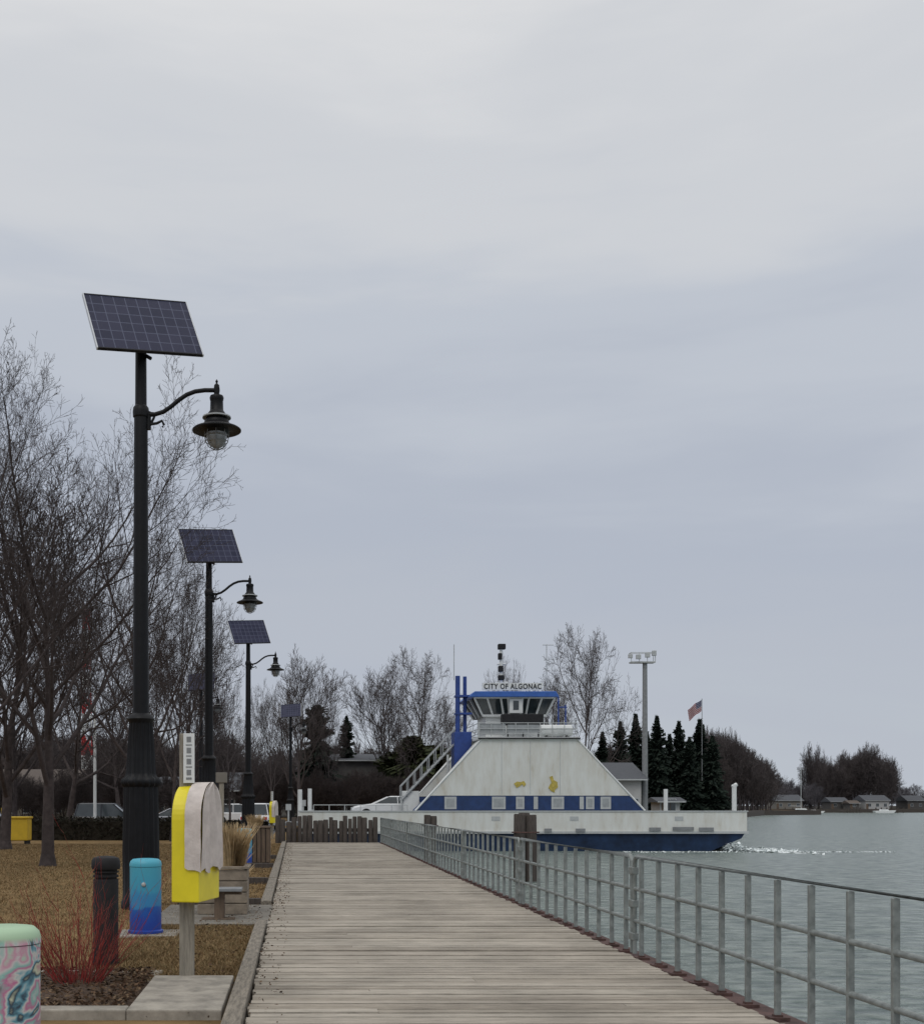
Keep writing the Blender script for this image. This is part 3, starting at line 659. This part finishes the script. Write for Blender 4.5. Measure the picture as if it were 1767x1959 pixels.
tubes('stair_brace',[([(X(868),FY+2.9,Z(1440)),(X(868),FY+2.9,.6)],.08),([(X(776),FY+3,1.9),(X(776),FY+3,.6)],.08)],.08,M['lgrey'],F_,8)
boxes('deck_locker',[(X(778),X(812),FY+3.1,FY+4.0,.6,Z(1512))],M['white'],F_,.03)
def post(u,v,y): return ([(X(u),y,.3),(X(u),y,Z(v))],.14)
tubes('ramp_posts',[post(574,1510,FY+1),post(596,1505,FY+8.8),post(1358,1506,FY+8.8),post(1414,1500,FY+.9),([(X(1414)-.12,FY+.9,Z(1505)),(X(1414)+.16,FY+.9,Z(1500))],.12)],.14,M['white'],F_,12)
tubes('end_chains',[[(X(1428),FY+.3,Z(1555)),(X(1448),FY+2,Z(1550)),(X(1450),FY+3,Z(1560)),(X(1430),FY+3,Z(1590))],[(X(1428),FY+.3,Z(1575)),(X(1445),FY+2,Z(1572))],[(X(1440),FY+2,Z(1550)),(X(1438),FY+2,Z(1590))]],.02,M['lgrey'],F_,5)
boxes('ramp',[(X(545),X(571),FY+2,FY+8,.3,.5),(X(1430),X(1442),FY+2,FY+8,.0,.4)],M['grey'],F_)
tubes('deck_rail',[[(X(600),FY+.3,Z(1540)),(X(780),FY+.3,Z(1540))]]+[[(X(600+i*30),FY+.3,Z(1553)),(X(600+i*30),FY+.3,Z(1540))] for i in range(7)],.025,M['lgrey'],F_,6)
def foam():
    r=np.random.RandomState(4); n=2600; t=r.rand(n)**1.6
    x=X(1385)+t*(X(1520)-X(1385)); y=FY+.6+r.normal(0,1,n)*(.6+1.6*t); h=.5*np.exp(-((t-.12)/.15)**2)+.04
    z=WZ+r.rand(n)*h
    n2=900; x2=r.uniform(X(1180),X(1690),n2); y2=FY-1.5+r.normal(0,.25,n2)+.02*(x2-X(1400)); z2=np.full(n2,WZ+.012)
    c=np.concatenate([np.stack([x,y,z],1),np.stack([x2,y2,z2],1)]); N_=len(c)
    s=np.concatenate([r.uniform(.05,.2,n),r.uniform(.03,.10,n2)])[:,None]
    d=r.normal(size=(N_,3)); d[:,2]*=.35; d/=np.linalg.norm(d,axis=1)[:,None]; e2=np.cross(d,r.normal(size=(N_,3))*[1,1,3]); e2/=np.linalg.norm(e2,axis=1)[:,None]; e2[:,2]*=.4
    V=np.stack([c-d*s,c-e2*s*.6,c+d*s,c+e2*s*.6],1).reshape(-1,3)
    arrobj('wake_foam',V,np.arange(4*N_).reshape(-1,4),M['foam'])
foam()
# ================================================================ CARS
def car(name,loc,rz,paint,suv=False,L=4.6):
    e=grp(name,loc,rz); w=.9; s=L/4.6; top=1.72 if suv else 1.45
    prof=[(-2.28,.42),(-2.3,.75),(-2.2,.95),(-1.9,1.0 if suv else .98),(.9,.98),(1.6,.9),(2.15,.78),(2.3,.6),(2.28,.35),(1.85,.28),(-1.85,.28)]
    prism('body',[(a*s,b) for a,b in prof],-w,w,paint,e,.09)
    gt=[(-1.75 if suv else -1.2,top-.06),(.15 if suv else .05,top-.05)]
    def fr(nm,xb,xt,zb,zt,wb,wt,m,bev=0):
        V=[(xb[0]*s,-wb,zb),(xb[1]*s,-wb,zb),(xb[1]*s,wb,zb),(xb[0]*s,wb,zb),(xt[0]*s,-wt,zt),(xt[1]*s,-wt,zt),(xt[1]*s,wt,zt),(xt[0]*s,wt,zt)]
        o=obj(nm,V,BF,m,e)
        if bev: md=o.modifiers.new('b','BEVEL'); md.width=bev; md.segments=3
    fr('windows',(-1.95,1.0),(gt[0][0],gt[1][0]),.95,top-.05,.84,.68,M['glass'])
    fr('roof',(gt[0][0]-.05,gt[1][0]+.05),(gt[0][0]+.12,gt[1][0]-.15),top-.06,top+.01,.70,.60,paint,.03)
    P_=[]
    for sg in (-1,1):
        for xb,xt in ((-1.95,gt[0][0]),(1.0,gt[1][0]),(-.5,-.48)):
            P_.append([(xb*s,sg*.845,.95),(xt*s,sg*.69,top-.04)])
    tubes('pillars',P_,.035,paint,e,6)
    for i,(a,b) in enumerate(((-1.4,-1),(1.42,-1),(-1.4,1),(1.42,1))):
        q=lathe('wheel_%d'%i,[(.05,-.1),(.30,-.1),(.335,-.06),(.335,.06),(.30,.1),(.2,.1),(.19,.07),(.05,.07)],M['tire'],e,20); q.location=(a*s,b*.83,.33); q.rotation_euler=(math.pi/2 if b<0 else -math.pi/2,0,0)
        q=lathe('hub_%d'%i,[(.19,0),(.17,.03),(.05,.045)],M['silver'],e,12); q.location=(a*s,b*.91,.33); q.rotation_euler=(math.pi/2 if b<0 else -math.pi/2,0,0)
    boxes('lights',[(2.2*s,2.27*s,-.8,-.5,.62,.74),(2.2*s,2.27*s,.5,.8,.62,.74)],M['lgrey'],e)
    boxes('tail_lights',[(-2.32*s,-2.27*s,-.82,-.6,.72,.9),(-2.32*s,-2.27*s,.6,.82,.72,.9)],M['red'],e)
    return e
car('white_car',(X(750)+.2,FY+5.2,.72),math.pi,M['carw'],False,4.9)
car('parked_car',(sx(215,68),68,-.02),0,M['card'],True,4.7)
car('parked_car',(sx(330,72),72,-.02),math.pi,M['cars'],False,4.6)
car('parked_car',(sx(-30,70),70,-.02),0,M['card'],True,4.6)
car('parked_car',(sx(497,76),76,-.02),1.45,M['carw'],True,4.9)
car('parked_car',(sx(610,104)-7,104,-.02),.2,M['carw'],True,4.9)
# ================================================================ BUILDINGS
def house_b(name,x0,x1,y0,y1,h,roof,wall,rm,axis='x',rz=0,wins=4):
    cx,cy=(x0+x1)/2,(y0+y1)/2; e=grp(name,(cx,cy,-.03),rz); a,b=(x1-x0)/2,(y1-y0)/2
    boxes('walls',[(-a,a,-b,b,0,h)],wall,e)
    o=.5
    if axis=='x':
        prism('roof',[(-b-o,h),(b+o,h),(b+o,h+.12),(0,h+roof),(-b-o,h+.12)],-a-o,a+o,rm,e,axis='x')
    else:
        prism('roof',[(-a-o,h),(a+o,h),(a+o,h+.12),(0,h+roof),(-a-o,h+.12)],-b-o,b+o,rm,e)
    W=[];G=[]
    st=2*a/wins
    for i in range(wins):
        c=-a+st*(i+.5); W.append((c-.6,c+.6,-b-.04,-b-.002,.95,2.25)); G.append((c-.52,c-.03,-b-.055,-b-.041,1.03,2.17)); G.append((c+.03,c+.52,-b-.055,-b-.041,1.03,2.17))
    boxes('window_frames',W,M['lgrey'],e); boxes('window_glass',G,M['glass'],e)
    boxes('door',[(-a+.15,-a+1.05,-b-.05,-b-.003,0,2.1)],M['brown'],e)
    boxes('gutter',[(-a-.4,a+.4,-b-o-.08,-b-o-.01,h-.02,h+.1)],M['lgrey'],e)
    return e
house_b('brick_house',sx(-150,95),sx(128,95),95,105,2.7,1.9,M['siding'],M['roofb'],wins=6)
house_b('white_house',sx(285,105),sx(352,105),105,114,2.6,1.6,M['sidingw'],M['roofg'],wins=2)
house_b('grey_roof_house',sx(1120,105),sx(1226,105),105,114,sz(1492,105),1.7,M['sidingw'],M['roofg'],wins=3)
house_b('dockside_shed',sx(1262,118),sx(1300,118),118,121,1.9,.5,M['sidingw'],M['roofg'],wins=1)
house_b('long_building',sx(620,128),sx(905,128),128,140,sz(1450,128)-.3,1.0,M['sidingd'],M['roofg'],wins=8)
house_b('lakeside_house',sx(1655,455),sx(1700,455),455,465,3.2,2.2,M['sidingw'],M['roofg'],wins=3)
house_b('lakeside_house',sx(1480,462),sx(1530,462),460,470,3.2,2.4,M['siding'],M['roofg'],wins=3)
house_b('lakeside_house',sx(1580,466),sx(1612,466),462,470,2.8,1.8,M['sidingd'],M['roofg'],wins=2)
house_b('lakeside_house',sx(1735,520),sx(1768,520),520,530,3.4,2.4,M['sidingd'],M['roofg'],wins=2)
house_b('boathouse',sx(1622,456),sx(1640,456),455,461,2.2,1.2,M['sidingd'],M['roofb'],wins=1)
house_b('white_house',sx(395,120),sx(452,120),120,130,3,2,M['sidingd'],M['roofg'],wins=2)
for u0,u1 in ((1475,1545),(1600,1630),(1660,1712)):
    e=grp('dock'); xa,xb=sx(u0,430),sx(u1,430)
    boxes('deck',[(xa,xb,425,432,-.6,-.35)],M['timberd'],e); boxes('piles',[(xa+i*(xb-xa)/5,xa+i*(xb-xa)/5+.3,424.6,424.9,-2,.7) for i in range(6)],M['timberd'],e)
def boat(name,x,y,mast,s=1):
    e=grp(name,(x,y,WZ)); e.scale=(s,s,s)
    prism('hull',[(-4.5,.9),(4.8,1.1),(3.6,-.3),(-4,-.3)],-1.2,1.2,M['white'],e,.1); prism('cabin',[(-1.8,1.0),(2,1.0),(1.4,1.6),(-1.6,1.6)],-.8,.8,M['white'],e,.05)
    if mast: tubes('mast',[([(0,0,1),(0,0,16)],.12),([(0,0,2.4),(-4,0,2.5)],.08)],.12,M['lgrey'],e,6)
boat('sailboat',sx(1520,425),420,True); boat('motorboat',sx(1690,422),422,False,.8); boat('motorboat',sx(1560,423),423,False,.6)
e=grp('yellow_container',(sx(32,50),50,-.02))
boxes('tub',[(-.42,.55,-.4,.4,.15,1.05)],M['yellowd'],e,.04); boxes('lid',[(-.47,.6,-.45,.45,1.053,1.14)],M['yellowd'],e,.03); boxes('feet',[(-.4,-.3,-.35,.35,0,.15),(.4,.5,-.35,.35,0,.15)],M['blackm'],e)
e=grp('yellow_posts',(sx(6,50),50,-.02)); tubes('posts',[([(0,0,0),(0,0,1.5)],.07),([(.24,0,0),(.24,0,1.45)],.035),([(-.5,.5,0),(-.5,.5,1.5)],.07)],.07,M['yellowd'],e,10)
def hedge(name,x0,x1,y0,y1,h,n,seed):
    e=grp(name); boxes('core',[(x0+.15,x1-.15,y0+.15,y1-.15,-.03,h-.15)],M['hedge'],e)
    r=np.random.RandomState(seed); c=np.stack([r.uniform(x0,x1,n),r.uniform(y0,y1,n),r.rand(n)**.8*h*(1+.08*np.sin(np.arange(n)))],1)
    d=r.normal(size=(n,3)); d/=np.linalg.norm(d,axis=1)[:,None]; e2=np.cross(d,r.normal(size=(n,3))); e2/=np.linalg.norm(e2,axis=1)[:,None]
    s=r.uniform(.05,.13,(n,1)); V=np.stack([c-d*s,c-e2*s*.4,c+d*s,c+e2*s*.4],1).reshape(-1,3)
    arrobj('twigs',V,np.arange(4*n).reshape(-1,4),M['hedge'],e)
hedge('hedge',-30,sx(342,56),55.2,56.6,.98,26000,7)
hedge('hedge',sx(360,58),-1.3,57.5,58.6,.8,5000,8)
# ================================================================ FLOOD LIGHT MAST, FLAG, TOWER
Y=106; e=grp('floodlight_mast',(sx(1233,Y),Y,-.03)); k=Y/FL
H=sz(1268,Y)
lathe('pole',[(.26,0),(.24,H*.5),(.2,H)],M['grey'],e,14)
boxes('platform',[(-1.3,.8,-.4,.4,H,H+.12)],M['lgrey'],e)
tubes('platform_rails',[[(-1.3,-.4,H+.9),(.8,-.4,H+.9),(.8,.4,H+.9),(-1.3,.4,H+.9),(-1.3,-.4,H+.9)]]+[[(x,-.4,H),(x,-.4,H+.9)] for x in (-1.3,-.6,.1,.8)]+[[(.75,0,H),(.75,0,H+1.1)]],.03,M['lgrey'],e,5)
boxes('floodlights',[(-1.55,-1.2,-.5,-.2,H+.4,H+.75),(-.9,-.5,-.6,-.3,H+.3,H+.7),(-.1,.3,-.6,-.3,H+.45,H+.85),(.5,.85,-.6,-.3,H+.6,H+1.05)],M['lgrey'],e,.03)
Y=140; e=grp('flagpole_with_flag',(sx(1342,Y),Y,-.03)); H=sz(1336,Y)
tubes('pole',[([(0,0,0),(0,0,H)],[.06,.035])],.05,M['grey'],e,8)
V=[];F=[];I=[];nc=26
for r_ in range(14):
    for c in range(nc+1):
        s=c/nc; hz=r_/13
        x=-1.55*s*(1-.1*hz); z=H-.15-1.3*hz-1.15*s**1.2-.1*math.sin(s*9)*.6; yv=.16*math.sin(s*8+hz)*s**.5
        V.append((x-.06,yv,z))
for r_ in range(13):
    for c in range(nc):
        s=r_*(nc+1)+c; F.append((s,s+1,s+nc+2,s+nc+1)); I.append(2 if (r_<7 and c<nc*.4) else (r_%2))
        if I[-1]==2 and (r_%2==1) and c%2==1 : I[-1]=1
FR=mat('flag_red',(.28,.01,.02),.8,.05); FB=mat('flag_blue',(.012,.018,.09),.8,.05); FW=mat('flag_white',(.45,.45,.46),.8,.05)
obj('flag',V,F,None,e,True,80,mats=[FR,FW,FB],idx=I)
e=grp('flagpole',(sx(182,62),62,-.03)); lathe('pole',[(.09,0),(.06,sz(1330,62)),(.03,sz(1325,62))],M['white'],e,12); lathe('ball',[(.02,0),(.09,.05),(.09,.12),(.02,.17)],M['white'],e,12,(0,0,sz(1326,62)))
Y=150; e=grp('radio_tower',(sx(165,Y),Y,-.03)); H=sz(1165,Y); ns=10
for b in range(ns):
    z0,z1=H*b/ns,H*(b+1)/ns; w0,w1=.9-.5*b/ns,.9-.5*(b+1)/ns; T=[]
    c=[(1,0),(-.5,.87),(-.5,-.87)]
    for i in range(3):
        T.append([(c[i][0]*w0,c[i][1]*w0,z0),(c[i][0]*w1,c[i][1]*w1,z1)]); j=(i+1)%3
        T.append([(c[i][0]*w0,c[i][1]*w0,z0),(c[j][0]*w1,c[j][1]*w1,z1)]); T.append([(c[j][0]*w0,c[j][1]*w0,z0),(c[i][0]*w1,c[i][1]*w1,z1)])
    tubes('section_%d'%b,T,.09,M['red'] if b%2 else M['white'],e,5)
# ================================================================ TREES
def T(name,u,Y,vtop,src,hw,m=None,rz=0,pc=97):
    V,F=src; h=sz(vtop,Y)+.03; V=V.copy(); V[:,2]*=h/V[:,2].max(); rad=np.percentile(np.hypot(V[:,0],V[:,1]),pc); V[:,:2]*=(hw*Y/FL)/rad
    o=arrobj(name,V,F,m or M['bark2']); o.location=(sx(u,Y),Y,-.03); o.rotation_euler=(0,0,rz); return o
big=gen_tree(11,13.4,.21,5,(13,9,7,5,3),(44,38,40,42,42),.24,.58,.60,.52,.0052,.34,1,.35)
big2=gen_tree(12,14,.22,5,(12,8,7,5,3),(44,38,40,42,42),.24,.58,.58,.52,.0052,.34,1,.35)
T('bare_maple_tree',92,32,700,big,345,M['bark'],3.3,98)
T('bare_maple_tree',-110,27.5,640,big2,300,M['bark'],1.3,98)
T('bare_maple_tree',262,43,815,big2,200,M['bark'],4.1,98)
m1=gen_tree(21,14,.22,4,(12,9,7,6),(42,38,42,42),.2,.62,.52,.54,.011,.3,1.2,.35)
m2=gen_tree(22,14,.24,4,(11,9,8,6),(50,42,44,44),.28,.55,.55,.54,.012,.2,1.3,.35)
m3=gen_tree(23,14,.2,4,(13,9,7,6),(34,34,38,40),.15,.65,.48,.52,.012,.45,1,.35)
T('bare_tree',330,54,1060,m1,140,M['bark'],.3)
T('bare_tree',10,44,880,m3,230,M['bark'],1.3)
T('bare_tree',130,60,1080,m2,190,M['bark'],2.3)
T('bare_tree',350,74,1200,m3,105,M['bark'],2)
T('bare_tree',30,80,1200,m1,170,M['bark'],4)
T('bare_tree',230,86,1210,m2,150,M['bark'],5)
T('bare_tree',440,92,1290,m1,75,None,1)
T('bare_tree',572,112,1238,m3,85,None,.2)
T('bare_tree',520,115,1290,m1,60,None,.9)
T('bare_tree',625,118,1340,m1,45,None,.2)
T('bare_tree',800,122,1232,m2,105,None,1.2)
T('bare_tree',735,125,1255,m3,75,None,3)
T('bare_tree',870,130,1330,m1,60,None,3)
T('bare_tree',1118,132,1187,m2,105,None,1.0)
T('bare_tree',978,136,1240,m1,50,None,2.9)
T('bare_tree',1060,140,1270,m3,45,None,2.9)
t1=gen_tree(31,10,.2,3,(16,11,9),(42,40,44),.08,.7,.55,.58,.028,.3,1.2,.4)
t2=gen_tree(32,10,.2,3,(14,12,10),(50,46,46),.10,.65,.56,.58,.030,.2,1.2,.4)
rg=random.Random(77)
def treeline(name,u0,u1,Y0,Y1,n,top,m,hw=35):
    pl=[]
    for i in range(n):
        u=u0+(u1-u0)*(i+rg.random())/n; Y=rg.uniform(Y0,Y1); v=top(u)+rg.uniform(-14,18)
        pl.append((sx(u,Y),Y,-.05,max(1.5,sz(v,Y)),hw*rg.uniform(.7,1.3)*Y/FL,rg.randint(0,1),rg.random()*6))
    return mass(name,pl,[t1,t2],m)
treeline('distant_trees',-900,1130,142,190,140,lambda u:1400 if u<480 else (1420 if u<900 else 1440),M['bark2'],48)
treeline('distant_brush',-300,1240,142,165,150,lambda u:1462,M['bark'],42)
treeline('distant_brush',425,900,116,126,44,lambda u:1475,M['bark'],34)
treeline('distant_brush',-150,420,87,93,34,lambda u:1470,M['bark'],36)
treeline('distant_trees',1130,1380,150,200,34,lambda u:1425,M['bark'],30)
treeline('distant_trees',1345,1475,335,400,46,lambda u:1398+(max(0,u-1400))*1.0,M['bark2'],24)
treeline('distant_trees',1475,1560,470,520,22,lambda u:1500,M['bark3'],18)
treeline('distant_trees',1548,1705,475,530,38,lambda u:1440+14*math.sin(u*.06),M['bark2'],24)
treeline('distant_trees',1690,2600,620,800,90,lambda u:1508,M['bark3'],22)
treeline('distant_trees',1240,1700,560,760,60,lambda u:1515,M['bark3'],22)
for i,(u,v,hw) in enumerate(((1152,1400,22),(1186,1380,24),(1215,1366,26),(1256,1370,27),(1298,1380,24),(1338,1376,30),(1362,1408,24),(1237,1400,24),(1280,1405,22),(1318,1410,22))):
    Y=136+ (i%3)*4; h=sz(v,Y); V,F=spruce_arr(h,hw*Y/FL*1.4,50+i,1300,.75,.28); o=arrobj('spruce_tree',V,F,M['spruce']); o.location=(sx(u,Y),Y,-.03)
for i,(u,v,hw,Y,m,pw) in enumerate(((663,1370,24,130,'spruce',.6),(606,1350,34,128,'spruce',.35),(790,1410,40,121,'cedar',.3),(752,1440,30,123,'cedar',.3),(838,1430,28,123,'cedar',.3))):
    h=sz(v,Y); V,F=spruce_arr(h,hw*Y/FL*1.2,80+i,1600,pw,.24); o=arrobj('evergreen_tree',V,F,M[m]); o.location=(sx(u,Y),Y,-.03)
for i,(u,Y,h) in enumerate(((612,86,1.6),(640,88,1.9),(655,88,1.2))):
    e=grp('sign_post',(sx(u-60,Y),Y,-.03)); boxes('post',[(-.06,.06,-.06,.06,0,h)],M['lgrey'],e); boxes('plate',[(-.2,.2,-.09,-.062,h-.35,h+.1)],M['lgrey'],e)
# ================================================================ WORLD / SUN / CAMERA
w=D.worlds.new('World'); SC.world=w; w.use_nodes=True; nt=w.node_tree
bg=nt.nodes['Background']; out=nt.nodes['World Output']
tc=N(nt,'ShaderNodeTexCoord'); sp=N(nt,'ShaderNodeSeparateXYZ'); nt.links.new(tc.outputs['Generated'],sp.inputs[0])
mp=N(nt,'ShaderNodeMapping'); mp.inputs['Scale'].default_value=(1.5,1.5,8); mp.inputs['Rotation'].default_value=(0,.08,0); nt.links.new(tc.outputs['Generated'],mp.inputs[0])
no=N(nt,'ShaderNodeTexNoise'); no.inputs['Scale'].default_value=1.9; no.inputs['Detail'].default_value=5; no.inputs['Roughness'].default_value=.5; no.inputs['Distortion'].default_value=.3
nt.links.new(mp.outputs[0],no.inputs[0])
ma=N(nt,'ShaderNodeMath',operation='MULTIPLY_ADD'); ma.inputs[1].default_value=.32
nt.links.new(no.outputs[0],ma.inputs[0]); nt.links.new(sp.outputs[2],ma.inputs[2])
sb=N(nt,'ShaderNodeMath',operation='SUBTRACT'); sb.inputs[1].default_value=.16; nt.links.new(ma.outputs[0],sb.inputs[0])
r=N(nt,'ShaderNodeValToRGB'); el=r.color_ramp.elements
cs=[(0,(187,194,203)),(.10,(184,190,201)),(.22,(180,187,200)),(.36,(193,199,209)),(.46,(208,211,216)),(.58,(223,224,226)),(.9,(234,234,235))]
while len(el)<len(cs): el.new(.5)
for i,(p,c) in enumerate(cs): el[i].position=p; el[i].color=lin(*c)
r.color_ramp.interpolation='EASE'
nt.links.new(sb.outputs[0],r.inputs[0])
mr=N(nt,'ShaderNodeMapRange'); mr.inputs[1].default_value=.6; mr.inputs[2].default_value=1; mr.inputs[3].default_value=1; mr.inputs[4].default_value=1.45
nt.links.new(sp.outputs[2],mr.inputs[0])
mx=N(nt,'ShaderNodeMix',data_type='RGBA',blend_type='MULTIPLY'); mx.inputs[0].default_value=1
nt.links.new(r.outputs[0],mx.inputs[6]); nt.links.new(mr.outputs[0],mx.inputs[7])
sky=N(nt,'ShaderNodeTexSky'); sky.sky_type='NISHITA'; sky.sun_disc=False; sky.sun_elevation=math.radians(50); sky.sun_rotation=math.radians(200)
b2=N(nt,'ShaderNodeBackground'); b2.inputs[1].default_value=.05; nt.links.new(sky.outputs[0],b2.inputs[0])
nt.links.new(mx.outputs[2],bg.inputs[0]); bg.inputs[1].default_value=1.0
ms=N(nt,'ShaderNodeMixShader'); ms.inputs[0].default_value=.04; nt.links.new(bg.outputs[0],ms.inputs[1]); nt.links.new(b2.outputs[0],ms.inputs[2]); nt.links.new(ms.outputs[0],out.inputs[0])
s=D.lights.new('sun','SUN'); s.energy=.6; s.angle=math.radians(25); s.color=(1,.97,.93); so=D.objects.new('sun',s); COL.objects.link(so)
az=math.radians(200); el_=math.radians(50); dv=Vector((math.sin(az)*math.cos(el_),math.cos(az)*math.cos(el_),math.sin(el_)))
so.rotation_euler=dv.to_track_quat('Z','Y').to_euler()
cam=D.cameras.new('camera'); co=D.objects.new('camera',cam); COL.objects.link(co); SC.camera=co
co.location=(0,0,EYE); co.rotation_euler=(math.pi/2,0,0)
cam.sensor_width=36; cam.sensor_fit='AUTO'; cam.lens=36*FL/1959
cam.shift_x=(883.5-HX)/1959; cam.shift_y=(HY-979.5)/1959; cam.clip_end=6000; cam.clip_start=.1
SC.view_settings.view_transform='Standard'; SC.view_settings.look='None'; SC.view_settings.exposure=0
